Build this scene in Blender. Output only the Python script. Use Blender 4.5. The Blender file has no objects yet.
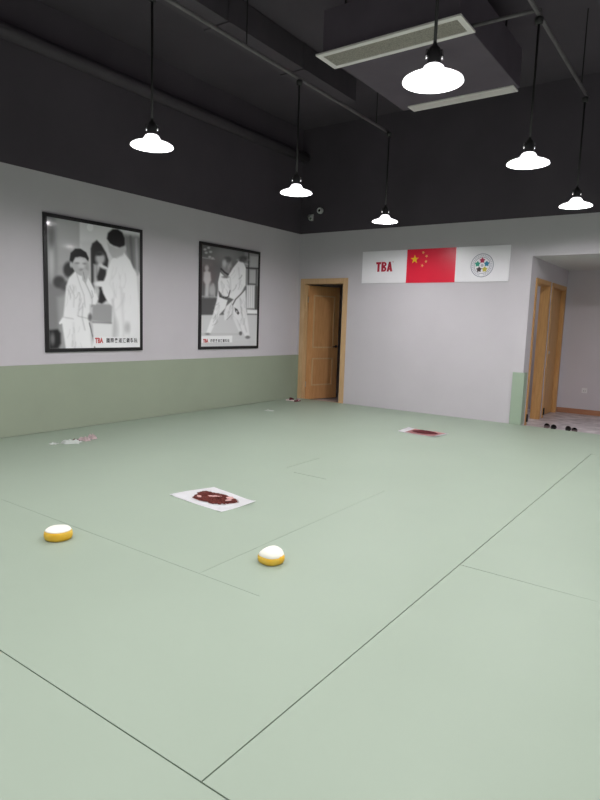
import bpy, bmesh, math, random
import numpy as np
from mathutils import Vector, Matrix
rnd = random.Random(7)
PI = math.pi
S = bpy.context.scene
C = bpy.data.collections.new('dojo'); S.collection.children.link(C)

# ------------------------------------------------------------------ materials
def mat(name, col, rough=.6, spec=.3, metal=0., noise=0., nscale=8., col2=None, emit=None, estr=0., coat=0., bump=0., trans=0.):
    m = bpy.data.materials.new(name); m.use_nodes = True
    nt = m.node_tree; b = nt.nodes['Principled BSDF']
    c = (*col, 1) if len(col) == 3 else col
    b.inputs['Base Color'].default_value = c
    b.inputs['Roughness'].default_value = rough
    b.inputs['Specular IOR Level'].default_value = spec
    b.inputs['Metallic'].default_value = metal
    b.inputs['Coat Weight'].default_value = coat
    b.inputs['Coat Roughness'].default_value = .08
    if trans: b.inputs['Transmission Weight'].default_value = trans
    if emit:
        b.inputs['Emission Color'].default_value = (*emit, 1); b.inputs['Emission Strength'].default_value = estr
    if noise or bump:
        tc = nt.nodes.new('ShaderNodeTexCoord'); n = nt.nodes.new('ShaderNodeTexNoise')
        n.inputs['Scale'].default_value = nscale; n.inputs['Detail'].default_value = 6
        nt.links.new(tc.outputs['Object'], n.inputs['Vector'])
        if noise:
            r = nt.nodes.new('ShaderNodeValToRGB')
            k = 1 - noise
            c2 = (*col2, 1) if col2 else (c[0]*k, c[1]*k, c[2]*k, 1)
            r.color_ramp.elements[0].position = .3; r.color_ramp.elements[1].position = .7
            r.color_ramp.elements[0].color = c2; r.color_ramp.elements[1].color = c
            nt.links.new(n.outputs['Fac'], r.inputs['Fac']); nt.links.new(r.outputs['Color'], b.inputs['Base Color'])
        if bump:
            bp = nt.nodes.new('ShaderNodeBump'); bp.inputs['Strength'].default_value = bump; bp.inputs['Distance'].default_value = .01
            nt.links.new(n.outputs['Fac'], bp.inputs['Height']); nt.links.new(bp.outputs['Normal'], b.inputs['Normal'])
    return m

def wood(name, a, b_, rough=.4, stretch=(14, 14, 1.2)):
    m = bpy.data.materials.new(name); m.use_nodes = True
    nt = m.node_tree; b = nt.nodes['Principled BSDF']
    tc = nt.nodes.new('ShaderNodeTexCoord'); mp = nt.nodes.new('ShaderNodeMapping'); n = nt.nodes.new('ShaderNodeTexNoise')
    mp.inputs['Scale'].default_value = stretch
    n.inputs['Scale'].default_value = 3; n.inputs['Detail'].default_value = 8; n.inputs['Distortion'].default_value = .6
    r = nt.nodes.new('ShaderNodeValToRGB')
    r.color_ramp.elements[0].position = .3; r.color_ramp.elements[1].position = .72
    r.color_ramp.elements[0].color = (*a, 1); r.color_ramp.elements[1].color = (*b_, 1)
    nt.links.new(tc.outputs['Object'], mp.inputs['Vector']); nt.links.new(mp.outputs['Vector'], n.inputs['Vector'])
    nt.links.new(n.outputs['Fac'], r.inputs['Fac']); nt.links.new(r.outputs['Color'], b.inputs['Base Color'])
    b.inputs['Roughness'].default_value = rough; b.inputs['Specular IOR Level'].default_value = .3
    return m

def attr_mat(name, rough=.4, coat=0., spec=.3):
    m = bpy.data.materials.new(name); m.use_nodes = True
    nt = m.node_tree; b = nt.nodes['Principled BSDF']
    a = nt.nodes.new('ShaderNodeAttribute'); a.attribute_name = 'ink'
    nt.links.new(a.outputs['Color'], b.inputs['Base Color'])
    b.inputs['Roughness'].default_value = rough; b.inputs['Coat Weight'].default_value = coat
    b.inputs['Coat Roughness'].default_value = .06; b.inputs['Specular IOR Level'].default_value = spec
    return m

M = dict(
    paint=mat('pale_lilac_paint', (.61, .58, .615), .75, .2, noise=.05, nscale=1.5),
    black=mat('black_ceiling_paint', (.104, .088, .107), .8, .2, noise=.2, nscale=.9),
    white_paint=mat('white_ceiling_paint', (.62, .62, .62), .8, .2),
    mat_vinyl=mat('sage_green_vinyl', (.35, .425, .338), .5, .25, noise=.06, nscale=1.1, col2=(.335, .408, .323), bump=.02),
    pad=mat('sage_green_pad_vinyl', (.335, .38, .29), .55, .25, noise=.05, nscale=2.),
    pad_light=mat('pale_green_pad_vinyl', (.36, .45, .345), .55, .25, noise=.05, nscale=2.),
    oak=wood('honey_oak', (.58, .37, .19), (.68, .46, .26)),
    leaf=wood('orange_brown_door_veneer', (.56, .28, .11), (.66, .36, .16)),
    oak_dark=wood('orange_oak_jamb', (.50, .27, .10), (.64, .37, .15)),
    black_frame=mat('black_lacquer_frame', (.012, .011, .012), .35, .4, noise=.2, nscale=20),
    dark_metal=mat('dark_metal', (.02, .019, .02), .45, .4, noise=.2, nscale=20),
    conduit=mat('grey_black_conduit', (.17, .155, .165), .6, .3, noise=.3, nscale=6),
    duct=mat('dark_grey_duct_sheet', (.098, .084, .100), .7, .2, noise=.2, nscale=3),
    ac=mat('charcoal_casing', (.130, .108, .135), .7, .2, noise=.15, nscale=3),
    chrome=mat('chrome', (.8, .8, .8), .12, .5, 1.0, noise=.05, nscale=30),
    steel=mat('brushed_steel', (.6, .58, .55), .3, .5, 1.0, noise=.1, nscale=30),
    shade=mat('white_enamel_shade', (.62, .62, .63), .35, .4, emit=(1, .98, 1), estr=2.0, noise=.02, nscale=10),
    glow=mat('lamp_lens', (.9, .9, .9), .4, .3, emit=(1, .972, .99), estr=440.),
    grille=mat('cream_grille_plastic', (.84, .79, .79), .5, .3, noise=.05, nscale=10),
    grille_in=mat('grey_grille_mesh', (.56, .52, .47), .6, .3, noise=.45, nscale=90),
    white_plastic=mat('white_plastic', (.75, .74, .75), .4, .4, noise=.03, nscale=20),
    grey_plastic=mat('grey_plastic', (.55, .54, .55), .4, .4, noise=.05, nscale=20),
    lens=mat('black_camera_lens', (.01, .01, .012), .1, .6, noise=.1, nscale=20),
    board=mat('glossy_white_board', (.90, .88, .92), .3, .35, noise=.02, nscale=3),
    red=mat('flag_red_board', (.78, .022, .055), .28, .35, noise=.06, nscale=3),
    red_ink=mat('crimson_lettering', (.48, .012, .045), .4, .3, noise=.05, nscale=9),
    red_soft=mat('red_caption_ink', (.60, .10, .10), .4, .3, noise=.05, nscale=9),
    dark_ink=mat('dark_caption_ink', (.05, .045, .055), .4, .3, noise=.05, nscale=9),
    star=mat('flag_yellow', (.85, .55, .02), .4, .3, noise=.04, nscale=9),
    star2=mat('flag_pale_yellow', (.85, .55, .16), .4, .3, noise=.04, nscale=9),
    ring=mat('emblem_silver_ring', (.36, .36, .44), .4, .3, noise=.1, nscale=60),
    ring_in=mat('emblem_pale_silver', (.57, .57, .65), .4, .3, noise=.1, nscale=60),
    e_red=mat('emblem_red', (.47, .02, .09), .4, .3, noise=.05, nscale=40),
    e_blue=mat('emblem_blue', (.03, .25, .42), .4, .3, noise=.05, nscale=40),
    e_yel=mat('emblem_yellow', (.62, .54, .08), .4, .3, noise=.05, nscale=40),
    e_blk=mat('emblem_black', (.06, .035, .04), .4, .3, noise=.05, nscale=40),
    e_grn=mat('emblem_green', (.03, .36, .25), .4, .3, noise=.05, nscale=40),
    marble=mat('grey_veined_floor_tile', (.76, .70, .72), .35, .3, noise=.5, nscale=6., col2=(.34, .30, .32)),
    base=wood('red_brown_skirting', (.36, .16, .085), (.45, .22, .12), .5, (1.2, 14, 14)),
    rubber=mat('black_rubber', (.012, .012, .013), .7, .2, noise=.2, nscale=20),
    yellow=mat('yellow_foam', (.84, .47, .03), .6, .2, noise=.18, nscale=18, col2=(.80, .56, .10), bump=.15),
    white_foam=mat('white_foam', (.93, .92, .82), .6, .2, noise=.03, nscale=20),
    paper=mat('white_paper', (.92, .92, .93), .7, .2, noise=.03, nscale=12),
    crumb=mat('dark_brown_crumbs', (.155, .036, .028), .8, .15, noise=.5, nscale=60, col2=(.08, .018, .015), bump=.6),
    crumb_red=mat('dark_maroon_crumbs', (.13, .025, .03), .8, .15, noise=.4, nscale=50, bump=.5),
    pink=mat('pale_pink_flake', (.75, .45, .43), .6, .2, noise=.1, nscale=60),
    rose=mat('rose_pink_stain', (.62, .25, .25), .7, .2, noise=.5, nscale=16, col2=(.72, .50, .50)),
    tissue=mat('white_tissue', (.88, .92, .88), .8, .1, noise=.06, nscale=30),
    maroon=mat('maroon_fabric', (.16, .025, .04), .7, .2, noise=.2, nscale=50),
    pink_fabric=mat('pale_pink_fabric', (.93, .78, .78), .7, .2, noise=.35, nscale=40),
    dark_fabric=mat('dark_grey_fabric', (.035, .03, .03), .7, .2, noise=.3, nscale=40),
    brown_fabric=mat('grey_brown_fabric', (.20, .15, .15), .7, .2, noise=.3, nscale=40),
)

# ------------------------------------------------------------------ helpers
def obj(name, bm, m, parent=None, smooth=False):
    bmesh.ops.recalc_face_normals(bm, faces=bm.faces)
    me = bpy.data.meshes.new(name); bm.to_mesh(me); bm.free()
    for mm in (m if isinstance(m, (list, tuple)) else [m]): me.materials.append(mm)
    if smooth: me.shade_smooth()
    o = bpy.data.objects.new(name, me); C.objects.link(o)
    if parent: o.parent = parent
    return o
def tag(o, label, cat, group=None, kind=None):
    if label: o['label'] = label
    if cat: o['category'] = cat
    if group: o['group'] = group
    if kind: o['kind'] = kind
    return o
def thing(name, label, cat, loc=(0, 0, 0), rz=0, group=None):
    o = bpy.data.objects.new(name, None); C.objects.link(o); o.empty_display_size = .1
    o.location = loc; o.rotation_euler = (0, 0, rz)
    return tag(o, label, cat, group)
def structure(o, label=None):
    o['kind'] = 'structure'
    if label: o['label'] = label
    return o
def dup(root, loc, label):
    r = root.copy(); C.objects.link(r); r.location = loc; r['label'] = label
    for ch in list(root.children):
        c = ch.copy(); C.objects.link(c); c.parent = r
        for g in list(ch.children):
            d = g.copy(); C.objects.link(d); d.parent = c
    return r
def NB(): return bmesh.new()
def bx(bm, x0, x1, y0, y1, z0, z1, mi=0, bev=0.):
    vs = [bm.verts.new(v) for v in ((x0,y0,z0),(x1,y0,z0),(x1,y1,z0),(x0,y1,z0),(x0,y0,z1),(x1,y0,z1),(x1,y1,z1),(x0,y1,z1))]
    fs = [bm.faces.new([vs[i] for i in q]) for q in ((0,3,2,1),(4,5,6,7),(0,1,5,4),(1,2,6,5),(2,3,7,6),(3,0,4,7))]
    for f in fs: f.material_index = mi
    if bev:
        bmesh.ops.bevel(bm, geom=list({e for f in fs for e in f.edges}), offset=bev, segments=2, affect='EDGES', profile=.5)
def box(name, x0, x1, y0, y1, z0, z1, m, parent=None, bev=0.):
    b = NB(); bx(b, x0, x1, y0, y1, z0, z1, 0, bev); return obj(name, b, m, parent)
def lathe(bm, prof, n=40, close=True, center=(0, 0, 0), mi=0):
    rings = []
    for r, z in prof:
        if r < 1e-6: rings.append([bm.verts.new((center[0], center[1], center[2]+z))])
        else: rings.append([bm.verts.new((center[0]+r*math.cos(2*PI*i/n), center[1]+r*math.sin(2*PI*i/n), center[2]+z)) for i in range(n)])
    for a, b in zip(rings, rings[1:]):
        for i in range(n):
            j = (i+1) % n
            if len(a) == 1 and len(b) == 1: continue
            if len(a) == 1: f = bm.faces.new((a[0], b[i], b[j]))
            elif len(b) == 1: f = bm.faces.new((a[i], a[j], b[0]))
            else: f = bm.faces.new((a[i], a[j], b[j], b[i]))
            f.material_index = mi
def tube(bm, pts, r, n=10):
    pts = [Vector(p) for p in pts]; rings = []
    for k, p in enumerate(pts):
        d = (pts[min(k+1, len(pts)-1)] - pts[max(k-1, 0)]).normalized()
        u = d.orthogonal().normalized(); v = d.cross(u)
        if rings:
            u = (u0 - d*u0.dot(d)).normalized(); v = d.cross(u)
        u0 = u
        rings.append([bm.verts.new(p + u*r*math.cos(2*PI*i/n) + v*r*math.sin(2*PI*i/n)) for i in range(n)])
    for a, b in zip(rings, rings[1:]):
        for i in range(n): bm.faces.new((a[i], a[(i+1) % n], b[(i+1) % n], b[i]))
    bm.faces.new(rings[0][::-1]); bm.faces.new(rings[-1])
def prism(bm, pts, z0, z1, mi=0):
    a = [bm.verts.new((x, y, z0)) for x, y in pts]; b = [bm.verts.new((x, y, z1)) for x, y in pts]
    bm.faces.new(a[::-1]).material_index = mi; bm.faces.new(b).material_index = mi
    n = len(pts)
    for i in range(n): bm.faces.new((a[i], a[(i+1) % n], b[(i+1) % n], b[i])).material_index = mi

# ------------------------------------------------------------------ camera (solved from the photograph)
cam_d = bpy.data.cameras.new('camera'); cam = bpy.data.objects.new('camera', cam_d); C.objects.link(cam)
Rm = Matrix(((0.811769, 0.583076, 0.032454), (-0.100428, 0.08464, 0.991338), (0.575278, -0.807997, 0.127266)))
cam.matrix_world = Matrix.Translation((6.256644, -8.637796, 1.326746)) @ Rm.transposed().to_4x4()
cam_d.sensor_fit = 'VERTICAL'; cam_d.sensor_height = 24; cam_d.lens = 24*595.04/800
cam_d.clip_start = .05
S.camera = cam

# ------------------------------------------------------------------ the room
ZT, ZC, ZF = 2.872, 4.6, -.04      # top of the pale paint, ceiling, bare floor
XR, YR, AX, AY = 9.2, -11.2, 3.95, 2.26
structure(box('floor', -.15, XR+.15, YR-.15, 2.75, ZF-.12, ZF, M['marble']))
structure(box('ceiling', -.15, XR+.15, YR-.15, .12, ZC, ZC+.12, M['black']))
def split_wall(name, boxes):
    b = NB()
    for x0, x1, y0, y1, z0, z1 in boxes:
        if z0 < ZT < z1:
            bx(b, x0, x1, y0, y1, z0, ZT, 0); bx(b, x0, x1, y0, y1, ZT, z1, 1)
        else: bx(b, x0, x1, y0, y1, z0, z1, 0 if z1 <= ZT else 1)
    return structure(obj(name, b, [M['paint'], M['black']]))
split_wall('wall_left', [(-.12, 0, YR, 2.6, ZF, ZC)])
DX0, DX1, DZ = .125, .945, 2.04
split_wall('wall_back', [(0, DX0, 0, .12, ZF, ZC), (DX0, DX1, 0, .12, DZ, ZC), (DX1, AX, 0, .12, ZF, ZC),
                         (AX, 6.6, 0, .12, 2.352, ZC), (6.6, XR, 0, .12, ZF, ZC)])
split_wall('wall_right', [(XR, XR+.12, YR, .12, ZF, ZC)])
split_wall('wall_rear', [(-.12, XR+.12, YR-.12, YR, ZF, ZC)])
# alcove behind the opening on the right
b = NB()
A0, A1, B0, B1 = .32, 1.06, 1.28, 2.12          # two doorways in its left wall
for y0, y1, z0, z1 in ((.12, A0, ZF, 2.352), (A0, A1, 2.03, 2.352), (A1, B0, ZF, 2.352), (B0, B1, 2.03, 2.352), (B1, AY, ZF, 2.352)):
    bx(b, AX-.12, AX, y0, y1, z0, z1)
structure(obj('wall_alcove_left', b, M['paint']))
structure(box('wall_alcove_back', 1.6, 6.72, AY, AY+.12, ZF, 2.5, M['paint']))
structure(box('wall_alcove_right', 6.6, 6.72, .12, AY, ZF, 2.352, M['paint']))
structure(box('ceiling_alcove', AX-.12, 6.72, .12, AY+.12, 2.352, 2.45, M['white_paint']))
# rooms behind the doors
structure(box('wall_storeroom_right', 1.6, 1.72, .12, 2.6, ZF, 2.5, M['paint']))
structure(box('wall_storeroom_back', 0, 1.72, 2.6, 2.72, ZF, 2.5, M['paint']))
structure(box('ceiling_storeroom', 0, AX-.12, .12, 2.72, 2.5, 2.6, M['white_paint']))
structure(box('baseboard_alcove', AX+.002, 6.6, AY-.014, AY, ZF, .045, M['base']))

# ------------------------------------------------------------------ floor mats
XA, YB, YC, YE = 5.143, -7.505, -5.46, -1.50
def cell_mat(name, xs, ys, hf, zb, m):
    b = NB(); nx, ny = len(xs)-1, len(ys)-1
    H = [[hf((xs[i]+xs[i+1])/2, (ys[j]+ys[j+1])/2) for j in range(ny)] for i in range(nx)]
    g = lambda i, j: (H[i][j] if 0 <= i < nx and 0 <= j < ny and H[i][j] is not None else zb)
    def q(*vs): b.faces.new([b.verts.new(v) for v in vs])
    for i in range(nx):
        for j in range(ny):
            h = H[i][j]
            if h is None: continue
            x0, x1, y0, y1 = xs[i], xs[i+1], ys[j], ys[j+1]
            q((x0,y0,h),(x1,y0,h),(x1,y1,h),(x0,y1,h)); q((x0,y0,zb),(x0,y1,zb),(x1,y1,zb),(x1,y0,zb))
            for di, dj, e in ((-1,0,((x0,y0),(x0,y1))),(1,0,((x1,y0),(x1,y1))),(0,-1,((x0,y0),(x1,y0))),(0,1,((x0,y1),(x1,y1)))):
                n = g(i+di, j+dj)
                if n < h - 1e-6:
                    (ax, ay), (bx_, by) = e; q((ax,ay,n),(bx_,by,n),(bx_,by,h),(ax,ay,h))
    bmesh.ops.remove_doubles(b, verts=b.verts, dist=1e-5)
    return obj(name, b, m)
G = .0027; W = .0013
creases = [(4.105-W, 4.105+W, -6.47, -4.38), (3.05-2.2*W, 3.05+2.2*W, -4.31, -3.77), (2.1, 4.52, -6.485-W, -6.485+W), (3.2, 3.55, -4.405-3*W, -4.405+3*W)]
xs = sorted({.002, XA-G, XA+.0, XR-.002} | {v for c in creases for v in c[:2]})
ys = sorted({YB+G, YE+G, -.002} | {v for c in creases for v in c[2:]})
def hmain(x, y):
    if x > XA-G and y < YE+G: return None
    for c in creases:
        if c[0] < x < c[1] and c[2] < y < c[3]: return -.006
    return 0.
o = cell_mat('floor_mat', xs, ys, hmain, ZF, M['mat_vinyl'])
tag(o, 'large sage green mat field left of the long seam, under both yellow discs', 'floor mat', 'sage green floor mats')
def flat_mat(pts, label):
    b = NB(); prism(b, pts, ZF, 0)
    tag(obj('floor_mat', b, M['mat_vinyl']), label, 'floor mat', 'sage green floor mats')
flat_mat([(XA+G, YC+G), (5.45, YC+G*.8), (5.9, YC+.0006), (XR-.002, YC+.0006), (XR-.002, YE-G), (XA+G, YE-G)], 'sage green mat right of the long seam, the far one reaching towards the alcove')
flat_mat([(XA+G, YB+G), (XR-.002, YB+G), (XR-.002, YC-.0006), (5.9, YC-.0006), (5.45, YC-G*.8), (XA+G, YC-G)], 'sage green mat right of the long seam, the near one at bottom right')
flat_mat([(.002, YR+.002), (XR-.002, YR+.002), (XR-.002, YB-G), (.002, YB-G)], 'sage green mat nearest the camera, in the bottom left corner of the photo')

# wall pads
b = NB(); prism(b, [(0, YR+.002), (.012, YR+.002), (.012, -.013), (.054, -.013), (.054, -.001), (0, -.001)], .004, .775)
o = obj('wall_pad', b, M['pad'])
tag(o, 'long sage green wall pad under the two framed posters', 'wall pad', 'green wall pads')
b = NB(); prism(b, [(3.812, -.024), (AX+.024, -.024), (AX+.024, .13), (AX+.001, .13), (AX+.001, -.001), (3.812, -.001)], .002, .742)
tag(obj('wall_pad', b, M['pad_light']), 'narrow pale green pad wrapped round the wall corner at the alcove', 'wall pad', 'green wall pads')

# ------------------------------------------------------------------ doors
d1 = structure(thing('door_1', 'oak framed door standing open into a dark room beside the posters', 'door', (0, 0, 0)))
b = NB()
bx(b, .055, .145, -.018, 0, 0, 2.105); bx(b, .925, 1.012, -.018, 0, 0, 2.105); bx(b, .145, .925, -.018, 0, 2.02, 2.105)
obj('casing', b, M['oak'], d1)
b = NB()
bx(b, DX0, .150, 0, .12, ZF, DZ); bx(b, .92, DX1, 0, .12, ZF, DZ); bx(b, .150, .92, 0, .12, 2.015, DZ)
bx(b, .150, .162, .03, .065, ZF, 2.015); bx(b, .908, .92, .03, .065, ZF, 2.015)
obj('door_jamb', b, M['oak'], d1)
box('threshold', .125, .945, 0, .12, ZF, -.012, M['oak'], d1)
LW_, LT_ = .74, .04
leaf = bpy.data.objects.new('door_leaf', None)
def leaf_mesh():
    b = NB(); bx(b, 0, LW_, 0, LT_, -.025, 2.0, 0, .002); return b
leaf = obj('door_leaf', leaf_mesh(), M['leaf'], d1)
leaf.location = (.158, .085, 0); leaf.rotation_euler = (0, 0, math.radians(74))
# raised panel mouldings on the side that faces the hall (local -y)
def ringbar(bm, x0, x1, z0, z1, w, y0, y1):
    bx(bm, x0, x1, y0, y1, z0, z0+w); bx(bm, x0, x1, y0, y1, z1-w, z1)
    bx(bm, x0, x0+w, y0, y1, z0+w, z1-w); bx(bm, x1-w, x1, y0, y1, z0+w, z1-w)
for z0, z1 in ((.22, .72), (.90, 1.84)):
    b = NB(); ringbar(b, .12, LW_-.12, z0, z1, .024, -.016, 0)
    obj('panel_moulding', b, M['oak'], leaf)  # lighter wood than the leaf, so the mouldings look lit by colour
b = NB(); lathe(b, [(0, 0), (.026, 0), (.026, .008), (.012, .012), (.012, .04)], 16)
bmesh.ops.rotate(b, verts=b.verts, matrix=Matrix.Rotation(PI/2, 3, 'X')); tube(b, [(0, -.045, 0), (-.05, -.05, 0), (-.11, -.048, -.004)], .010)
h = obj('handle', b, M['dark_metal'], leaf, True); h.location = (LW_-.05, 0, .93)
b = NB()
for z in (.25, 1.75):
    b = NB(); bx(b, -.012, .004, -.004, .03, z-.05, z+.05); obj('hinge', b, M['steel'], leaf)

def side_door(name, y0, y1, label):
    d = structure(thing(name, label, 'door', (AX, y0, 0)))
    w = y1-y0
    b = NB(); bx(b, -.125, 0, 0, .02, ZF, 2.03); bx(b, -.125, 0, w-.02, w, ZF, 2.03); bx(b, -.125, 0, .02, w-.02, 2.01, 2.03)
    obj('door_jamb', b, M['oak_dark'], d)
    b = NB(); bx(b, 0, .015, -.05, .012, ZF, 2.08); bx(b, 0, .015, w-.012, w+.05, ZF, 2.08); bx(b, 0, .015, .012, w-.012, 2.018, 2.08)
    obj('casing', b, M['oak_dark'], d)
    b = NB(); bx(b, .0, .030, -.035, .01, .01, .12, 0, .003); obj('door_stop', b, M['rubber'], d)
    return d
side_door('door_2', A0, A1, 'nearer oak framed doorway in the side wall of the alcove')
d3 = side_door('door_3', B0, B1, 'farther oak framed door in the side wall of the alcove')
box('door_leaf', -.09, -.05, .02, B1-B0-.02, ZF+.01, 2.01, M['oak_dark'], d3)
b = NB(); lathe(b, [(0, 0), (.022, 0), (.022, .01), (.01, .014), (.01, .03), (.024, .04), (.026, .055), (.015, .066), (0, .068)], 16)
bmesh.ops.rotate(b, verts=b.verts, matrix=Matrix.Rotation(PI/2, 3, 'Y'))
h = obj('handle', b, M['steel'], d3, True); h.location = (-.05, .09, 1.0)

# power outlet on the alcove's back wall
t = thing('power_outlet', 'small white power outlet on the alcove back wall above the skirting', 'power outlet', (4.366, AY, .366))
box('face_plate', -.043, .043, -.009, 0, -.043, .043, M['white_plastic'], t, .003)
b = NB()
for sx in (-.012, .012): bx(b, sx-.003, sx+.003, -.0105, -.0085, -.018, .002)
obj('socket_slot', b, M['dark_metal'], t)

# ------------------------------------------------------------------ framed posters
def sd_poly(X, Y, pts):
    n = len(pts); d = np.full(X.shape, 1e9); inside = np.zeros(X.shape, bool)
    for i in range(n):
        ax, ay = pts[i]; bx_, by = pts[(i+1) % n]
        ex, ey = bx_-ax, by-ay; wx, wy = X-ax, Y-ay
        t = np.clip((wx*ex+wy*ey)/(ex*ex+ey*ey+1e-9), 0, 1)
        d = np.minimum(d, np.hypot(wx-ex*t, wy-ey*t))
        c = ((ay <= Y) != (by <= Y)) & (X < (bx_-ax)*(Y-ay)/((by-ay) if by != ay else 1e-9)+ax)
        inside ^= c
    return np.where(inside, -d, d)
def sd_line(X, Y, pts):
    d = np.full(X.shape, 1e9)
    for (ax, ay), (bx_, by) in zip(pts, pts[1:]):
        ex, ey = bx_-ax, by-ay; wx, wy = X-ax, Y-ay
        t = np.clip((wx*ex+wy*ey)/(ex*ex+ey*ey+1e-9), 0, 1)
        d = np.minimum(d, np.hypot(wx-ex*t, wy-ey*t))
    return d
def folds(k, seed, spots, val, n, ln, soft=4):
    q = random.Random(seed)
    for _ in range(n):
        cx, cy, rx, ry, ang = q.choice(spots)
        x, y = cx+q.uniform(-rx, rx), cy+q.uniform(-ry, ry); a = ang+q.uniform(-.35, .35); l = q.uniform(.4, 1)*ln
        k.line(val+q.uniform(-.12, .1), [(x, y), (x+l*.5*math.cos(a), y+l*.5*math.sin(a)), (x+l*math.cos(a+.2), y+l*math.sin(a+.2))], q.uniform(1.5, 5), soft, q.uniform(.25, .6))
class Ink:
    def __init__(s, X, Y, base): s.X, s.Y = X, Y; s.v = np.full(X.shape, base, float)
    def mix(s, d, val, soft, op=1.):
        a = np.clip(.5-d/(2*soft), 0, 1); a = a*a*(3-2*a)*op
        s.v = s.v*(1-a)+val*a
    def poly(s, val, pts, soft=5, op=1.): s.mix(sd_poly(s.X, s.Y, pts), val, soft, op)
    def oval(s, val, cx, cy, rx, ry, soft=5, op=1.):
        s.mix((np.hypot((s.X-cx)/rx, (s.Y-cy)/ry)-1)*min(rx, ry), val, soft, op)
    def line(s, val, pts, w, soft=4, op=1.): s.mix(sd_line(s.X, s.Y, pts)-w/2, val, soft, op)

def art_one(U, V):
    U = 1.165*U/(1+.165*U)
    X = 111+399*U; top = 114+.176*(X-111); bot = 683-.02*(X-116); Y = top+V*(bot-top)
    k = Ink(X, Y, .52)
    k.poly(.40, [(100,90),(150,90),(150,700),(100,700)], 14)
    k.oval(.62, 128, 300, 14, 80, 12); k.oval(.30, 130, 200, 12, 40, 10)
    k.poly(.56, [(160,90),(250,90),(250,320),(160,320)], 12)
    k.poly(.38, [(112,400),(200,400),(190,690),(112,690)], 16); k.poly(.5, [(150,460),(200,440),(190,690),(160,690)], 14)
    k.poly(.74, [(252,90),(520,90),(520,700),(252,700)], 6)
    k.poly(.62, [(255,220),(305,220),(305,640),(255,640)], 14, .6)
    k.poly(.36, [(442,190),(520,200),(520,360),(470,330),(446,260)], 12)
    k.line(.25, [(470,200),(480,330)], 8, 8); k.line(.55, [(495,210),(500,360)], 8, 8)
    # dark arch, seated figure in the background
    k.poly(.10, [(300,500),(299,250),(306,228),(326,214),(345,232),(366,268),(376,300),(372,330),(352,320),(340,300),(330,320),(318,380),(318,480)], 5)
    k.oval(.60, 340, 292, 20, 24, 9); k.oval(.12, 334, 272, 20, 9, 6); k.poly(.66, [(312,318),(336,316),(346,345),(336,400),(322,470),(312,440)], 9); k.oval(.3, 324, 350, 5, 40, 7, .6)
    k.poly(.09, [(338,330),(365,340),(368,380),(345,420),(368,470),(345,488),(328,480),(335,430),(325,370)], 7)
    k.oval(.8, 342, 400, 30, 12, 6)
    k.poly(.50, [(305,485),(392,490),(388,570),(302,560)], 6); k.line(.35, [(305,566),(388,570)], 5, 5)
    k.poly(.80, [(302,572),(390,576),(395,690),(302,690)], 5)
    # dark shapes on the left
    k.oval(.12, 205, 340, 26, 34, 9); k.oval(.16, 160, 392, 26, 26, 10); k.oval(.2, 190, 410, 26, 20, 10)
    k.poly(.05, [(112,602),(150,598),(163,615),(163,660),(150,682),(112,684)], 8); k.oval(.3, 126, 640, 10, 26, 8)
    # boy in front
    k.poly(.84, [(232,345),(205,372),(190,410),(184,470),(176,540),(158,566),(170,574),(176,620),(186,700),(316,700),(300,610),(290,560),(292,490),(318,490),(329,465),(318,430),(296,390),(280,352),(255,365)], 5)
    k.poly(.60, [(216,300),(222,286),(250,276),(286,288),(288,320),(284,350),(266,368),(246,362),(228,345),(214,322)], 4)
    k.oval(.7, 262, 318, 18, 16, 9); k.oval(.72, 250, 300, 24, 10, 9); k.oval(.52, 282, 335, 9, 20, 9); k.oval(.42, 240, 312, 9, 4, 4); k.oval(.42, 272, 314, 8, 4, 4); k.oval(.45, 258, 340, 9, 5, 5)
    k.poly(.05, [(207,298),(212,268),(232,250),(256,250),(280,266),(291,292),(288,304),(276,290),(254,284),(232,288),(222,306),(216,318)], 4)
    k.oval(.62, 214, 318, 6, 12, 4)
    k.poly(.62, [(258,346),(272,334),(288,346),(286,372),(276,400),(262,384)], 4); k.line(.42, [(266,350),(272,380)], 3, 3)
    k.line(.52, [(236,352),(250,400),(268,450),(272,500)], 4, 4, .5); k.line(.58, [(272,390),(290,430),(302,460)], 5, 4, .8)
    k.line(.66, [(205,410),(225,450),(222,500)], 5, 5, .7); k.line(.66, [(250,470),(240,540)], 6, 6, .7)
    k.line(.45, [(290,375),(312,420),(316,440)], 3, 3, .5); k.line(.35, [(302,430),(308,455),(300,462)], 3, 3, .5)
    k.line(.60, [(176,545),(220,552),(240,540),(290,552)], 4, 4, .8); k.oval(.92, 230, 546, 10, 7, 3); k.line(.93, [(180,552),(160,572)], 7, 3)
    k.line(.5, [(262,500),(258,545),(270,600)], 5, 5, .5); k.oval(.30, 293, 545, 9, 16, 6)
    k.line(.72, [(220,570),(225,690)], 8, 8, .6); k.line(.28, [(290,570),(306,640),(314,690)], 5, 3)
    # man on the right
    k.poly(.86, [(440,268),(468,300),(494,360),(503,470),(512,560),(516,700),(392,700),(388,600),(392,500),(366,468),(352,440),(346,408),(366,360),(388,300),(410,280)], 6)
    k.oval(.84, 350, 402, 26, 10, 6)
    k.poly(.60, [(370,220),(384,236),(410,248),(446,242),(440,275),(412,292),(392,288),(378,262)], 5)
    k.poly(.05, [(369,208),(374,184),(394,168),(416,168),(436,182),(446,206),(447,238),(424,246),(398,238),(382,228)], 5)
    k.oval(.62, 447, 250, 5, 12, 4); k.line(.72, [(412,288),(440,280)], 4, 4)
    k.line(.62, [(392,470),(400,560),(396,640)], 10, 10, .7); k.line(.70, [(430,420),(440,600),(436,690)], 14, 12, .6)
    k.oval(.55, 456, 590, 12, 24, 10, .7); k.oval(.6, 405, 600, 14, 50, 12, .6); k.line(.74, [(396,330),(380,400),(410,460)], 8, 8, .6)
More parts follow.
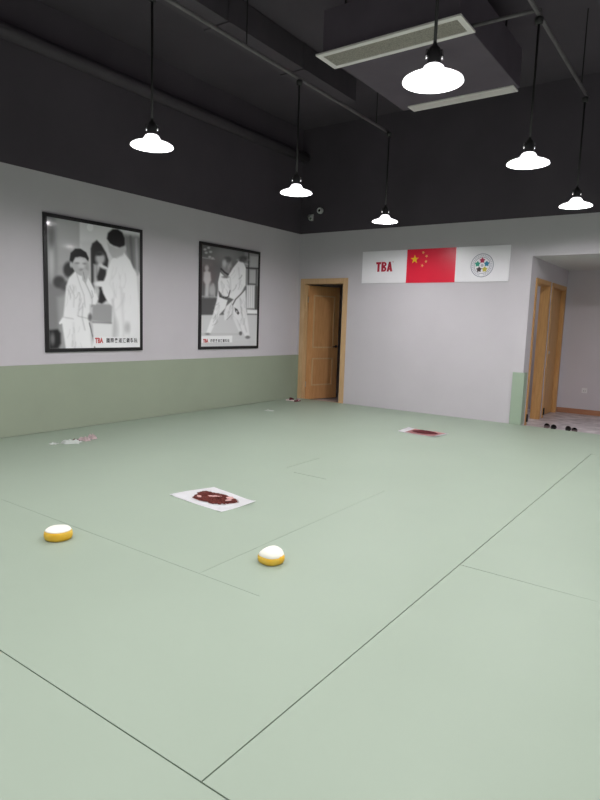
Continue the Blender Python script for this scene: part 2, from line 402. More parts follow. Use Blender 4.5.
    folds(k, 2, [(215, 440, 22, 50, 1.3), (245, 470, 25, 60, 1.7), (225, 620, 25, 40, 1.5), (300, 450, 10, 25, 1.2)], .62, 34, 50)
    folds(k, 3, [(430, 380, 40, 70, 1.4), (460, 520, 35, 90, 1.6)], .72, 20, 80, 9)
    k.oval(.45, 300, 620, 5, 40, 6, .5)
    k.oval(1., 298, 160, 10, 12, 8)  # white spot: lamp glint on the glass, painted into the print
    k.poly(.93, [(306,632),(500,632),(500,672),(306,672)], 3)
    return k.v
def art_two(U, V):
    U = 1.127*U/(1+.127*U)
    X = 107+280*U; top = 124+.178*(X-107); bot = 634-.01*(X-107); Y = top+V*(bot-top)
    k = Ink(X, Y, .26)
    k.oval(.36, 230, 170, 80, 40, 30); k.poly(.30, [(100,180),(160,190),(160,230),(100,230)], 10)
    for x, y in ((122,148),(140,140),(150,160),(128,164),(146,185),(160,192)): k.oval(.62, x, y, 7, 5, 4)
    k.line(.5, [(108,188),(170,196)], 4, 4)
    k.oval(.55, 132, 240, 10, 14, 6); k.poly(.62, [(118,262),(132,250),(150,262),(154,300),(146,320),(142,385),(124,385),(126,320),(116,300)], 7); k.oval(.55, 160, 350, 16, 30, 9)
    k.line(.5, [(110,380),(195,385)], 5, 5); k.line(.55,[(165,320),(172,380)],6,5)
    k.poly(.20, [(100,392),(200,392),(200,474),(100,474)], 4)
    k.poly(.70, [(100,474),(395,474),(395,650),(100,650)], 5)
    # windows at the right
    k.poly(.40, [(318,150),(395,160),(395,330),(318,330)], 6); k.poly(.52, [(346,180),(388,184),(388,236),(346,234)], 5); k.poly(.55, [(346,250),(376,250),(376,316),(346,314)], 5)
    k.line(.08, [(339,160),(340,325)], 4, 3); k.line(.08, [(300,232),(330,240),(390,244)], 6, 3); k.line(.12, [(344,320),(374,322)], 4, 3)
    k.line(.14, [(378,250),(380,470)], 4, 4)
    k.poly(.76, [(332,326),(372,326),(372,442),(332,442)], 5)
    for x in (342, 352, 362): k.line(.55, [(x,330),(x,438)], 3, 3, .7)
    k.poly(.82, [(330,446),(388,450),(388,470),(330,468)], 4)
    k.oval(.62, 310, 200, 26, 8, 4); k.line(.6, [(300,216),(335,222)], 4, 4); k.line(.12, [(296,205),(305,235),(325,240)], 6, 4)
    # left fighter
    k.poly(.82, [(200,262),(190,310),(190,352),(196,384),(238,400),(228,440),(200,470),(176,520),(152,572),(130,572),(148,520),(166,470),(184,400)], 4)
    k.poly(.82, [(200,262),(232,290),(262,240),(290,204),(314,212),(326,240),(326,325),(306,362),(276,400),(254,390),(214,378),(192,350),(190,310)], 4)
    k.poly(.40, [(206,235),(212,195),(232,180),(254,195),(258,230),(246,262),(228,282),(206,262)], 7)
    k.oval(.22, 234, 198, 20, 15, 7); k.oval(.60, 220, 216, 10, 18, 7); k.oval(.50, 242, 230, 9, 16, 7); k.oval(.18, 312, 196, 22, 15, 7); k.line(.10, [(204,244),(222,262),(238,272)], 8, 4)
    k.oval(.34, 226, 284, 16, 6, 5)
    # right fighter's legs
    k.poly(.80, [(276,390),(326,340),(332,400),(334,460),(346,540),(352,584),(334,592),(316,560),(292,500),(268,480),(250,478),(238,500),(224,500),(220,462),(232,430)], 4)
    k.poly(.78, [(262,480),(282,490),(306,550),(316,574),(304,574),(284,530)], 4)
    k.line(.10, [(202,380),(222,390),(242,382),(250,352)], 5, 3); k.line(.12, [(264,424),(278,396),(302,372),(326,344)], 5, 3)
    k.poly(.10, [(274,438),(288,446),(298,466),(292,474),(278,458)], 3); k.oval(.7, 285, 458, 4, 6, 3)
    k.line(.45, [(236,498),(262,470)], 4, 3); k.line(.5, [(328,350),(334,460)], 4, 4, .8); k.line(.62, [(300,390),(310,470),(336,560)], 5, 5, .7)
    k.line(.66, [(250,290),(254,360)], 5, 5, .7); k.line(.66, [(290,240),(300,320)], 6, 6, .6); k.line(.66, [(204,310),(214,360)], 5, 5, .6)
    folds(k, 5, [(225, 330, 22, 40, 1.2), (290, 280, 22, 50, 1.9), (185, 460, 14, 50, 2.0), (310, 450, 16, 60, 1.3), (258, 440, 14, 30, 1.6)], .55, 60, 40, 3)
    folds(k, 6, [(240, 215, 14, 30, 1.4), (320, 195, 25, 15, .2)], .3, 14, 20, 4)
    k.oval(.25, 306, 568, 8, 10, 4); k.oval(.35, 342, 588, 12, 8, 4); k.oval(.3, 140, 570, 12, 5, 4)
    k.line(.55, [(110,570),(300,572)], 5, 8, .5)
    k.poly(.95, [(110,582),(264,580),(264,612),(110,614)], 3)
    return k.v
MP = attr_mat('glossy_photo_print', .35, .6)
def picture(name, w, h, nx, ny, art, parent):
    u = np.linspace(0, 1, nx); v = np.linspace(0, 1, ny); U, V = np.meshgrid(u, v)
    g = np.clip(art(U, V), 0, 1)
    verts = np.stack([np.zeros(U.size), (U.ravel()-.5)*w, (.5-V.ravel())*h], 1)
    i = np.arange(nx*ny).reshape(ny, nx)
    faces = np.stack([i[:-1, :-1], i[1:, :-1], i[1:, 1:], i[:-1, 1:]], -1).reshape(-1, 4)
    me = bpy.data.meshes.new(name); me.from_pydata(verts.tolist(), [], faces.tolist())
    at = me.color_attributes.new('ink', 'FLOAT_COLOR', 'POINT')
    lin = np.clip(np.power(g.ravel(), 1.7)*1.3, 0, .95)
    at.data.foreach_set('color', np.stack([lin, lin, lin*1.02, np.ones_like(lin)], 1).astype('f').ravel())
    me.materials.append(MP)
    o = bpy.data.objects.new(name, me); C.objects.link(o); o.parent = parent; return o
def text(name, s, size, m, parent, loc, rot, sx=1., extr=.0008, bold=0., space=1.):
    cu = bpy.data.curves.new(name, 'FONT'); cu.body = s; cu.size = size; cu.align_x = 'LEFT'; cu.align_y = 'BOTTOM_BASELINE'
    cu.extrude = extr; cu.offset = bold; cu.space_character = space; cu.resolution_u = 3
    tmp = bpy.data.objects.new(name+'_curve', cu); C.objects.link(tmp)
    bpy.context.view_layer.update()
    me = bpy.data.meshes.new_from_object(tmp.evaluated_get(bpy.context.evaluated_depsgraph_get()))
    bpy.data.objects.remove(tmp); bpy.data.curves.remove(cu)
    me.materials.clear(); me.materials.append(m); me.name = name
    o = bpy.data.objects.new(name, me); C.objects.link(o); o.parent = parent
    o.location = loc; o.rotation_euler = rot; o.scale = (sx, 1, 1); return o
RL = (PI/2, 0, PI/2)      # lettering on a wall that faces +x
def poster(y0, y1, z0, z1, art, label, cap):
    t = thing('framed_poster', label, 'framed poster', (0, (y0+y1)/2, (z0+z1)/2), 0, 'framed judo posters on the left wall')
    w, h = y1-y0, z1-z0; f = .042
    b = NB()
    for a0, a1, c0, c1 in ((-w/2, w/2, h/2-f, h/2), (-w/2, w/2, -h/2, -h/2+f), (-w/2, -w/2+f, -h/2+f, h/2-f), (w/2-f, w/2, -h/2+f, h/2-f)):
        bx(b, 0, .024, a0, a1, c0, c1)
    obj('frame', b, M['black_frame'], t)
    box('backing', 0.001, .016, -w/2+f*.5, w/2-f*.5, -h/2+f*.5, h/2-f*.5, M['dark_metal'], t)
    p = picture('print', w-2*f, h-2*f, 130, 146, art, t); p.location = (.0185, 0, 0)
    u0, v0, hh, wr, wt, sp = cap
    iw, ih = w-2*f, h-2*f
    yy, zz = (u0-.5)*iw, (.5-v0)*ih
    text('caption_lettering', 'TBA', hh*1.36, M['red_soft'], t, (.0195, yy, zz), RL, wr, .0006, .004)
    text('caption_lettering', '國際柔道連鎖學院', hh*1.0, M['dark_ink'], t, (.0195, yy+wt, zz+hh*.08), RL, .85, .0006, .001, sp)
    return t
poster(-4.842, -3.476, .912, 2.449, art_one, 'larger looking framed poster of a boy and a man in white judo suits', (.47, .958, .062, .72, .160, 1.3))
poster(-2.450, -1.106, .906, 2.441, art_two, 'framed poster of two wrestling judo fighters, nearer the open door', (.035, .958, .050, .80, .150, 1.5))

# ------------------------------------------------------------------ banner boards on the back wall
RB = (PI/2, 0, 0)
def star_pts(cx, cz, r, rot=PI/2, ri=.382):
    return [(cx+(r if i % 2 == 0 else r*ri)*math.cos(rot+i*PI/5), cz+(r if i % 2 == 0 else r*ri)*math.sin(rot+i*PI/5)) for i in range(10)]
def vprism(bm, pts, y0, y1, mi=0):
    a = [bm.verts.new((x, y0, z)) for x, z in pts]; b = [bm.verts.new((x, y1, z)) for x, z in pts]; n = len(pts)
    bm.faces.new(a).material_index = mi; bm.faces.new(b[::-1]).material_index = mi
    for i in range(n): bm.faces.new((a[i], b[i], b[(i+1) % n], a[(i+1) % n])).material_index = mi
BT = .012
t = thing('sign_board', 'white sign board with red letters, left of the red flag board', 'sign board', (1.671, 0, 2.266), 0)
box('panel', -.396, .3955, -BT, .001, -.252, .252, M['board'], t)
# condensed bold letters built stroke by stroke
b = NB(); x0, hh, ww, sw = -.140, .152, .088, .038
zb = -.074
bx(b, x0, x0+ww, -BT-.002, -BT, zb+hh-.034, zb+hh); bx(b, x0+ww/2-sw/2, x0+ww/2+sw/2, -BT-.002, -BT, zb, zb+hh-.034)
x1 = x0+ww+.008
def bowl(cz, r, k): return [(x1+.046+k*math.cos(-PI/2+PI*i/10), cz+r*math.sin(-PI/2+PI*i/10)) for i in range(11)]
bx(b, x1, x1+sw, -BT-.002, -BT, zb, zb+hh)
for cz, r in ((zb+hh-.038, .038), (zb+.040, .040)):
    out, inn = bowl(cz, r, .044), bowl(cz, r-.026, .010)
    for i in range(10): vprism(b, [out[i], out[i+1], inn[i+1], inn[i]], -BT-.002, -BT)
    bx(b, x1+sw, x1+.0465, -BT-.002, -BT, cz-r, cz-r+.026); bx(b, x1+sw, x1+.0465, -BT-.002, -BT, cz+r-.026, cz+r)
x2 = x1+.096
vprism(b, [(x2, zb), (x2+.036, zb), (x2+.066, zb+hh), (x2+.034, zb+hh)], -BT-.002, -BT)
vprism(b, [(x2+.064, zb), (x2+.10, zb), (x2+.066, zb+hh), (x2+.034, zb+hh)], -BT-.002, -BT)
bx(b, x2+.028, x2+.072, -BT-.0018, -BT, zb+.026, zb+.052)
obj('lettering', b, M['red_ink'], t)
b = NB()
for i in range(12):
    a0, a1 = 2*PI*i/12, 2*PI*(i+1)/12; cx, cz = x2+.108, zb+hh-.002
    vprism(b, [(cx+r*math.cos(a), cz+r*math.sin(a)) for r, a in ((.011, a0), (.011, a1), (.008, a1), (.008, a0))], -BT-.0015, -BT)
obj('trademark_ring', b, M['red_soft'], t)
t = thing('flag_board', 'red flag board with five yellow stars, between two white boards', 'flag board', (2.463, 0, 2.266), 0)
box('panel', -.3955, .395, -BT, .001, -.255, .252, M['red'], t)
b = NB(); vprism(b, star_pts(-.265, .10, .072), -BT-.002, -BT); obj('large_star', b, M['star'], t)
for sx, sz in ((-.128, .198), (-.072, .142), (-.076, .062), (-.135, .003)):
    b = NB(); vprism(b, star_pts(sx, sz, .026, math.atan2(.10-sz, -.265-sx)), -BT-.002, -BT); obj('small_star', b, M['star2'], t)
t = thing('emblem_board', 'white board with a round emblem of five coloured stars, right of the flag board', 'sign board', (3.2525, 0, 2.266), 0)
box('panel', -.394, .3935, -BT, .001, -.252, .252, M['board'], t)
ex, ez = .005, -.022
def annulus(bm, r0, r1, y0, y1, n=48):
    for i in range(n):
        a0, a1 = 2*PI*i/n, 2*PI*(i+1)/n
        vprism(bm, [(ex+r*math.cos(a), ez+r*math.sin(a)) for r, a in ((r1, a0), (r1, a1), (r0, a1), (r0, a0))], y0, y1)
b = NB(); annulus(b, .158, .168, -BT-.002, -BT); obj('emblem_ring', b, M['ring'], t)
b = NB(); annulus(b, .112, .119, -BT-.002, -BT); obj('emblem_ring', b, M['ring'], t)
b = NB(); annulus(b, .120, .157, -BT-.001, -BT)
obj('emblem_band', b, M['board'], t)
b = NB()
for i in range(34):
    if i in (25, 26): continue
    a = 2*PI*i/34; da = .055
    vprism(b, [(ex+r*math.cos(q), ez+r*math.sin(q)) for r, q in ((.128, a-da), (.149, a-da*.8), (.149, a+da*.8), (.128, a+da))], -BT-.002, -BT)
obj('emblem_lettering', b, M['ring_in'], t)
for k, mm in enumerate(('e_red', 'e_blue', 'e_yel', 'e_blk', 'e_grn')):
    a = PI/2-k*2*PI/5; b = NB()
    vprism(b, star_pts(ex+.07*math.cos(a), ez+.07*math.sin(a), .044, a, .62), -BT-.002, -BT)
    obj('emblem_star', b, M[mm], t)
b = NB(); prof = [(ex+.022*math.cos(2*PI*i/16), ez+.022*math.sin(2*PI*i/16)) for i in range(16)]; vprism(b, prof, -BT-.002, -BT)
obj('emblem_centre', b, M['ring_in'], t)

# ------------------------------------------------------------------ pendant lamps
ZL, ZP = 2.70, 3.85
def lamp_proto(loc, label):
    t = thing('pendant_lamp', label, 'pendant lamp', loc, 0, 'white bell pendant lamps')
    b = NB()
    lathe(b, [(.032, .090), (.044, .089), (.054, .082), (.060, .072), (.068, .058), (.084, .045), (.114, .033), (.148, .021), (.167, .010), (.171, 0),
              (.167, 0), (.163, .008), (.144, .017), (.112, .028), (.080, .040), (.064, .054), (.056, .069), (.050, .078), (.042, .083), (.032, .084)])
    obj('lamp_shade', b, M['shade'], t, True)
    b = NB(); lathe(b, [(0, .017), (.03, .018), (.058, .022), (.073, .028), (.076, .032), (.060, .042), (0, .048)]); obj('lens', b, M['glow'], t, True)
    b = NB(); lathe(b, [(0, .084), (.034, .084), (.039, .100), (.037, .150), (.031, .178), (.016, .192), (.008, .215), (0, .215)], 24); obj('socket', b, M['dark_metal'], t, True)
    for s in (-1, 1):
        b = NB(); q = Vector((.8118, .5831, 0))*s*.042
        tube(b, [q+Vector((0, 0, .122)), q*1.06+Vector((0, 0, .145)), q*.95+Vector((0, 0, .172))], .008, 8); obj('clip', b, M['chrome'], t, True)
    b = NB(); tube(b, [(0, 0, .21), (0, 0, .6), (0, 0, ZP-ZL-.045)], .010, 8); obj('cord', b, M['dark_metal'], t, True)
    b = NB(); lathe(b, [(0, ZP-ZL-.07), (.03, ZP-ZL-.065), (.035, ZP-ZL-.03), (.035, ZP-ZL-.0205), (0, ZP-ZL-.02)], 20); obj('ceiling_rose', b, M['dark_metal'], t, True)
    return t
LX1, LX2 = 2.36, 4.755
L = lamp_proto((LX2, -5.34, ZL), 'largest and nearest bright white pendant lamp, just below the ceiling grille')
for x, y, lab in ((LX1-.03, -5.29, 'white pendant lamp hanging nearest the left wall, above the boy poster'),
                  (LX2, -3.38, 'white pendant lamp second nearest in the right-hand row'),
                  (LX1, -3.36, 'white pendant lamp hanging left of the two small security cameras'),
                  (LX2-.012, -1.42, 'white pendant lamp at far right, the rearmost of the right-hand row'),
                  (LX1+.03, -1.40, 'smallest white pendant lamp, above the left end of the sign boards')):
    dup(L, (x, y, ZL), lab)
# the same lamps go on behind and beside the camera
LIGHT = []
for x, y in ((LX1, -7.3), (LX2, -7.3), (7.15, -1.4), (7.15, -3.4), (7.15, -5.35), (7.15, -7.3), (LX1, -9.3), (LX2, -9.3), (7.15, -9.3)):
    ld = bpy.data.lights.new('pendant_lamp_light', 'AREA'); ld.shape = 'DISK'; ld.size = .36; ld.energy = 25; ld.color = (1, .972, .99)
    lo = bpy.data.objects.new('pendant_lamp_light', ld); C.objects.link(lo); lo.location = (x, y, ZL-.012); LIGHT.append(ld)
ld = bpy.data.lights.new('side_room_lamp', 'AREA'); ld.shape = 'DISK'; ld.size = .3; ld.energy = 8; ld.color = (1, .97, .98)
lo = bpy.data.objects.new('side_room_lamp', ld); C.objects.link(lo); lo.location = (2.8, 1.3, 2.49)

# ------------------------------------------------------------------ ceiling services
def rod(name, pts, r, m, label, cat, group=None):
    b = NB(); tube(b, pts, r, 12); return tag(obj(name, b, m, None, True), label, cat, group)
def conduit(x, label):
    t = thing('conduit', label, 'conduit', (x, 0, ZP), 0, 'lamp conduits under the ceiling')
    b = NB(); tube(b, [(0, YR+.01, 0), (0, -5, 0), (0, -1.36, 0)], .018, 12); obj('pipe', b, M['conduit'], t, True)
    for y in (-1.7, -4.2, -6.7, -9.2):
        b = NB(); tube(b, [(0, y, .02), (0, y, ZC-ZP)], .006, 8); obj('hanger', b, M['dark_metal'], t)
    return t
conduit(LX1, 'long dark conduit carrying the left-hand row of lamps')
conduit(LX2, 'long dark conduit carrying the right-hand row of lamps')
rod('wall_pipe', [(.09, YR+.01, 4.12), (.09, -5, 4.12), (.09, -.01, 4.12)], .075, M['duct'], 'thick dark pipe running along the top of the left wall', 'pipe')
t = thing('air_duct', 'dark square duct running beside the left lamp conduit', 'duct', (1.70, 0, 4.43))
box('duct_body', -.16, .16, YR+.01, -1.4, -.12, .16, M['duct'], t)
for y in (-2.6, -3.9, -5.2, -6.5): box('duct_flange', -.175, .175, y-.02, y+.02, -.135, .159, M['duct'], t)
t = thing('air_conditioner', 'dark suspended air conditioner box with two pale slot grilles', 'air conditioner', (0, 0, 3.9))
box('casing', 2.80, 4.165, -3.60, -1.83, .002, .40, M['ac'], t, .01)
for x in (2.95, 4.02):
    for y in (-3.45, -1.98): box('hanger', x-.008, x+.008, y-.008, y+.008, .40, .70, M['dark_metal'], t)
def grille(x0, x1, y0, y1, f, inner, n):
    b = NB()
    bx(b, x0, x1, y0, y0+f, -.012, .004); bx(b, x0, x1, y1-f, y1, -.012, .004); bx(b, x0, x0+f, y0+f, y1-f, -.012, .004); bx(b, x1-f, x1, y0+f, y1-f, -.012, .004)
    g = obj('grille', b, M['grille'], t)
    b = NB(); bx(b, x0+f, x1-f, y0+f, y1-f, .0, .003)
    for i in range(n):
        yy = y0+f+(y1-y0-2*f)*(i+.5)/n; bx(b, x0+f, x1-f, yy-.004, yy+.004, -.009, 0)
    obj('slats', b, inner, g)
grille(2.745, 4.195, -3.635, -3.290, .052, M['grille_in'], 14)
grille(2.915, 4.135, -1.955, -1.785, .02, M['grille'], 4)
rod('branch_pipe', [(4.167, -3.34, 3.925), (4.70, -3.32, 3.925), (4.74, -3.318, 3.915), (LX2-.012, -3.318, ZP+.035)], .016, M['conduit'], 'short dark cross pipe from the air conditioner box to the right-hand conduit', 'pipe')

# security cameras high on the back wall
t = thing('security_camera', 'small round ring-faced security camera, the upper of the two', 'security camera', (.415, 0, 3.233), 0, 'security cameras on the black wall')
b = NB(); lathe(b, [(0, 0), (.05, 0), (.052, .03), (.048, .055), (.026, .06), (.026, .05), (0, .05)], 24); bmesh.ops.rotate(b, verts=b.verts, matrix=Matrix.Rotation(PI/2, 3, 'X')); obj('housing', b, M['white_plastic'], t, True)
b = NB(); lathe(b, [(0, .05), (.025, .05), (.018, .062), (0, .068)], 20); bmesh.ops.rotate(b, verts=b.verts, matrix=Matrix.Rotation(PI/2, 3, 'X')); obj('lens', b, M['lens'], t, True)
t = thing('security_camera', 'small bullet security camera on a bracket, the lower of the two', 'security camera', (.26, 0, 3.135), 0, 'security cameras on the black wall')
box('mounting_plate', -.045, .005, -.012, 0, -.055, .055, M['grey_plastic'], t, .003)
b = NB(); tube(b, [(-.02, -.01, 0), (-.02, -.06, -.005), (.0, -.09, -.02)], .012, 8); obj('bracket', b, M['grey_plastic'], t, True)
b = NB(); tube(b, [(-.03, -.07, .012), (.06, -.17, -.045)], .034, 16); obj('housing', b, M['grey_plastic'], t)
b = NB(); tube(b, [(.06, -.17, -.045), (.064, -.1745, -.0475)], .024, 16); obj('lens', b, M['lens'], t)

# ------------------------------------------------------------------ things lying on the mats
def puck(loc, r, h, rz, dome, label):
    t = thing('foam_disc', label, 'foam disc', loc, rz, 'yellow and white foam discs')
    b = NB(); n = 36
    prof = [(0, 0), (r*.80, 0), (r*.93, h*.10), (r*1.0, h*.34), (r*.985, h*.56), (r*.90, h*.72), (r*.5, h*.74), (0, h*.74)] if dome else [(0, 0), (r*.80, 0), (r*.93, h*.10), (r*1.0, h*.36), (r*.995, h*.62), (r*.95, h*.80), (r*.86, h*.87), (0, h*.87)]
    lathe(b, prof, n)
    for v in b.verts:
        a = math.atan2(v.co.y, v.co.x); k = 1+.025*math.sin(3*a+1)+.02*math.sin(5*a)
        v.co.x *= k; v.co.y *= k
    o = obj('base', b, M['yellow'], t, True)
    b = NB()
    if dome: prof = [(r*.93, h*.66), (r*.935, h*.72), (r*.87, h*.86), (r*.68, h*1.05), (r*.42, h*1.22), (r*.16, h*1.33), (0, h*1.36)]
    else: prof = [(r*.90, h*.83), (r*.91, h*.88), (r*.88, h*.94), (r*.78, h*.98), (r*.5, h*1.0), (0, h*1.01)]
    lathe(b, prof, n)
    for v in b.verts:
        a = math.atan2(v.co.y, v.co.x); k = 1+.025*math.sin(3*a+1)+.02*math.sin(5*a)
        v.co.x *= k; v.co.y *= k
        if dome: v.co.z += h*.10*math.sin(2*a+.6)*(math.hypot(v.co.x, v.co.y)/r)*(1 if v.co.z > h*.7 else 0)
    obj('top', b, M['white_foam'], t, True)
puck((3.105, -6.665, 0), .080, .066, .3, False, 'yellow disc with flat white top lying at the left')
puck((4.30, -6.115, 0), .076, .066, 1.2, True, 'yellow disc with domed white top lying near the photo centre')

def sheet_grid(name, quad, n, hf, thick, m, parent, mi=None):
    b = NB(); q = [Vector((*p, 0)) for p in quad]; top = []
    for j in range(n+1):
        row = []
        for i in range(n+1):
            u, v = i/n, j/n
            p = q[0]*(1-u)*(1-v)+q[1]*u*(1-v)+q[2]*u*v+q[3]*(1-u)*v
            row.append(b.verts.new((p.x, p.y, hf(u, v))))
        top.append(row)
    for j in range(n):
        for i in range(n): b.faces.new((top[j][i], top[j][i+1], top[j+1][i+1], top[j+1][i]))
    r = bmesh.ops.solidify(b, geom=b.faces[:], thickness=-thick)
    return obj(name, b, m, parent)
def heap(bm, c, pts_fn, hmax, nr=14, na=72, seed=1, rough=.35):
    rr = random.Random(seed)
    ctr = bm.verts.new((c[0], c[1], hmax*.8+c[2])); prev = None
    rings = []
    for k in range(1, nr+1):
        f = k/nr; ring = []
        for i in range(na):
            a = 2*PI*i/na; x, y = pts_fn(a)
            z = hmax*(1-f**4)*(1-rough+2*rough*rr.random())+.0005
            if k == nr: z = 0
            j = 1+(.05*(rr.random()-.5) if k >= nr-2 else 0)
            ring.append(bm.verts.new((c[0]+x*f*j, c[1]+y*f*j, c[2]+z)))
        rings.append(ring)
    for i in range(na): bm.faces.new((ctr, rings[0][i], rings[0][(i+1) % na]))
    for A, B in zip(rings, rings[1:]):
        for i in range(na): bm.faces.new((A[i], B[i], B[(i+1) % na], A[(i+1) % na]))
    bm.faces.new(rings[-1][::-1])
# nearer sheet
Q1 = [(2.925, -5.625), (3.500, -5.668), (3.530, -5.325), (3.015, -5.235)]
def h1(u, v): return .002+.010*max(0, u-.8)*5*(v > .3)*max(0, v-.3)+.006*max(0, .15-u)*6*(1-v)+.003*(math.sin(9*u+4*v)+1)*(1 if (u < .1 or u > .9) else .3)
o = sheet_grid('paper_sheet', Q1, 20, h1, .001, M['paper'], None)
tag(o, 'white paper sheet on the mat between the two yellow discs, under dark brown crumbs', 'paper sheet', 'white sheets with dark crumbs')
b = NB()
rs = random.Random(3); off = [rs.uniform(-.012, .012) for _ in range(72)]
def blob(a):
    i = int(a/(2*PI)*72) % 72; sg = lambda v, e: math.copysign(abs(v)**e, v)
    x, y = .185*sg(math.cos(a), .7), .105*sg(math.sin(a), .75)
    k = 1+off[i]/.13+.07*math.sin(3*a+.5)+.05*math.sin(5*a)
    c, s = math.cos(-.03), math.sin(-.03)
    return ((x*c-y*s)*k, (x*s+y*c)*k)
heap(b, (3.235, -5.462, .007), blob, .016, seed=4)
o = obj('crumb_heap', b, M['crumb']); tag(o, 'flat heap of dark brown crumbs on the nearer white sheet', 'crumbs', None, 'stuff')
def flake(bm, cx, cy, cz, l, w, a, h=.006):
    c, s = math.cos(a), math.sin(a)
    pts = [(-l/2, -w*.2), (-l*.2, -w/2), (l*.3, -w*.4), (l/2, w*.1), (l*.1, w/2), (-l*.35, w*.35)]
    P_ = [(cx+x*c-y*s, cy+x*s+y*c) for x, y in pts]; prism(bm, P_, cz, cz+h)
for cx, cy, l, w, a, lab in ((3.245, -5.470, .11, .03, .55, 'longest pale pink flake, in the middle of the dark brown crumb heap'), (3.36, -5.425, .06, .05, .2, 'broad pale pink flake near the right end of the brown crumb heap'),
                             (3.16, -5.545, .05, .03, -.3, 'small pale pink flake at the left front edge of the brown crumb heap'), (3.39, -5.475, .05, .025, 1.0, 'small pale pink flake at the right front edge of the brown crumb heap')):
    b = NB(); flake(b, cx, cy, .021, l, w, a)
    tag(obj('flake', b, M['pink']), lab, 'flake', 'pale pink flakes on the crumb heap')
# farther sheet
Q2 = [(2.950, -1.830), (3.470, -1.835), (3.490, -1.470), (2.920, -1.440)]
def h2(u, v): return .002+.02*max(0, .16-u)*3+.014*max(0, u-.85)*4*(1-v)+.002*(math.sin(8*u+3*v)+1)
o = sheet_grid('paper_sheet', Q2, 16, h2, .001, M['paper'], None)
tag(o, 'white sheet with rose pink stain on the far mat, below the sign boards', 'paper sheet', 'white sheets with dark crumbs')
lerp = lambda u, v: tuple((Q2[0][k]*(1-u)+Q2[1][k]*u)*(1-v)+(Q2[3][k]*(1-u)+Q2[2][k]*u)*v for k in (0, 1))
sheet_grid('stain', [lerp(.17, .06), lerp(.92, .04), lerp(.93, .95), lerp(.17, .97)], 10, lambda u, v: h2(.17+.75*u, .05+.9*v)+.0025, .0008, M['rose'], o)
b = NB()
heap(b, (3.235, -1.64, .0102), lambda a: (.165*math.cos(a)*(1+.05*math.sin(4*a)), .105*math.sin(a)*(1+.07*math.sin(3*a+1))), .014, seed=9)
o = obj('crumb_heap', b, M['crumb_red']); tag(o, 'small heap of dark maroon crumbs on the farther stained sheet', 'crumbs', None, 'stuff')

def crumple(name, c, l, w, h, rz, m, label, cat, seed, group=None):
    rr = random.Random(seed); b = NB(); n = 12
    ph = [rr.uniform(0, 6) for _ in range(6)]; g = []
    for j in range(n+1):
        row = []
        for i in range(n+1):
            u, v = i/n-.5, j/n-.5
            wv = 1-.35*abs(math.sin(5*u+ph[0]))
            x = l*u*(1+.12*math.sin(6*v+ph[1])); y = w*v*wv+.12*w*math.sin(7*u+ph[2])
            e = max(0, 1-(2*max(abs(u), abs(v)))**3)
            z = .004+h*e*(.5+.5*abs(math.sin(9*u+3*v+ph[3]))*abs(math.cos(6*v-4*u+ph[4])))
            row.append(b.verts.new((x, y, z)))
        g.append(row)
    for j in range(n):
        for i in range(n): b.faces.new((g[j][i], g[j][i+1], g[j+1][i+1], g[j+1][i]))
    bmesh.ops.solidify(b, geom=b.faces[:], thickness=-.0025)
    o = obj(name, b, m, None, True); o.location = c; o.rotation_euler = (0, 0, rz)
    return tag(o, label, cat, group)
crumple('crumpled_tissue', (.745, -5.03, 0), .19, .13, .045, .75, M['tissue'], 'larger crumpled white tissue near the left wall pad', 'tissue', 1)
crumple('crumpled_tissue', (.668, -5.175, 0), .085, .08, .02, .4, M['tissue'], 'small flat white tissue scrap beside the larger tissue', 'tissue', 5)
crumple('candy_wrapper', (.72, -4.845, 0), .13, .09, .045, .2, M['pink_fabric'], 'pink and white crumpled wrapper right of the white tissue', 'wrapper', 8)
crumple('candy_wrapper', (.70, -4.735, 0), .10, .085, .06, 1.0, M['pink_fabric'], 'pale pink crumpled wrapper, rightmost of the litter by the wall pad', 'wrapper', 12)
crumple('candy_wrapper', (.70, -4.935, 0), .07, .07, .03, 1.6, M['maroon'], 'dark maroon scrap between white tissue and pink wrapper', 'wrapper', 14)
crumple('paper_scrap', (.715, -1.65, 0), .13, .09, .02, .4, M['tissue'], 'tiny white paper scrap alone on the mat below the fighters poster', 'paper scrap', 21)

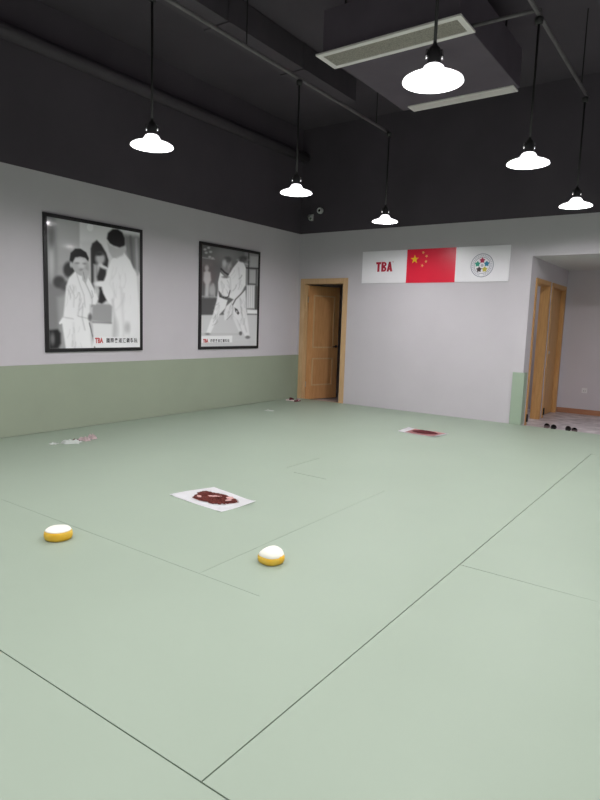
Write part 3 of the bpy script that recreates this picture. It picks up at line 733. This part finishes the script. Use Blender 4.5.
def slipper(loc, rz, L_, m_up, m_sole, label, group):
    t = thing('slipper', label, 'slipper', loc, rz, group)
    foot = lambda k: [(L_*x, L_*y*k) for x, y in ((-.5, -.10), (-.46, -.15), (-.2, -.14), (.1, -.17), (.35, -.18), (.48, -.10), (.5, .02), (.42, .14), (.2, .17), (-.1, .13), (-.4, .14), (-.5, .08))]
    b = NB(); prism(b, foot(1), 0, .02); obj('sole', b, m_sole, t)
    b = NB(); n = 14; m_ = 8; g = []
    for i in range(m_+1):
        x = L_*(-.06+.53*i/m_); hw = L_*.175*(1 if i < 5 else 1-.13*(i-4)); hh = .042*(1-.5*(i/m_)**2); row = []
        for j in range(n+1):
            a = PI*j/n; row.append(b.verts.new((x, hw*math.cos(a), .015+hh*math.sin(a))))
        g.append(row)
    for A, B in zip(g, g[1:]):
        for j in range(n): b.faces.new((A[j], A[j+1], B[j+1], B[j]))
    b.faces.new(g[-1])
    bmesh.ops.solidify(b, geom=b.faces[:], thickness=.004)
    obj('upper', b, m_up, t, True)
slipper((.195, -.42, 0), .35, .15, M['maroon'], M['pink_fabric'], 'maroon slipper on the mat just left of the open door frame', 'slippers beside the open door')
slipper((.335, -.40, 0), 1.5, .15, M['pink_fabric'], M['maroon'], 'pale pink slipper at the foot of the left door frame', 'slippers beside the open door')
for x, y, mu, ms, lab in ((4.245, .34, 'dark_fabric', 'brown_fabric', 'dark slipper on the alcove floor, nearest the doorways'), (4.345, .31, 'dark_fabric', 'rubber', 'dark slipper second from the left on the alcove floor'),
                          (4.535, .33, 'brown_fabric', 'dark_fabric', 'grey-brown slipper on the alcove floor, third from the left'), (4.635, .24, 'dark_fabric', 'brown_fabric', 'black slipper at the mat edge, rightmost on the alcove floor')):
    slipper((x, y, ZF), PI/2+.15, .21, M[mu], M[ms], lab, 'slippers on the alcove floor')

# ------------------------------------------------------------------ world, view
wd = bpy.data.worlds.new('world'); S.world = wd; wd.use_nodes = True
wd.node_tree.nodes['Background'].inputs[0].default_value = (.5, .5, .52, 1); wd.node_tree.nodes['Background'].inputs[1].default_value = .02
vs = S.view_settings; vs.view_transform = 'Standard'; vs.look = 'None'; vs.exposure = .07; vs.gamma = 1; vs.use_curve_mapping = False
S.cycles.max_bounces = 8; S.cycles.diffuse_bounces = 5; S.cycles.use_denoising = True; S.cycles.sample_clamp_indirect = 6
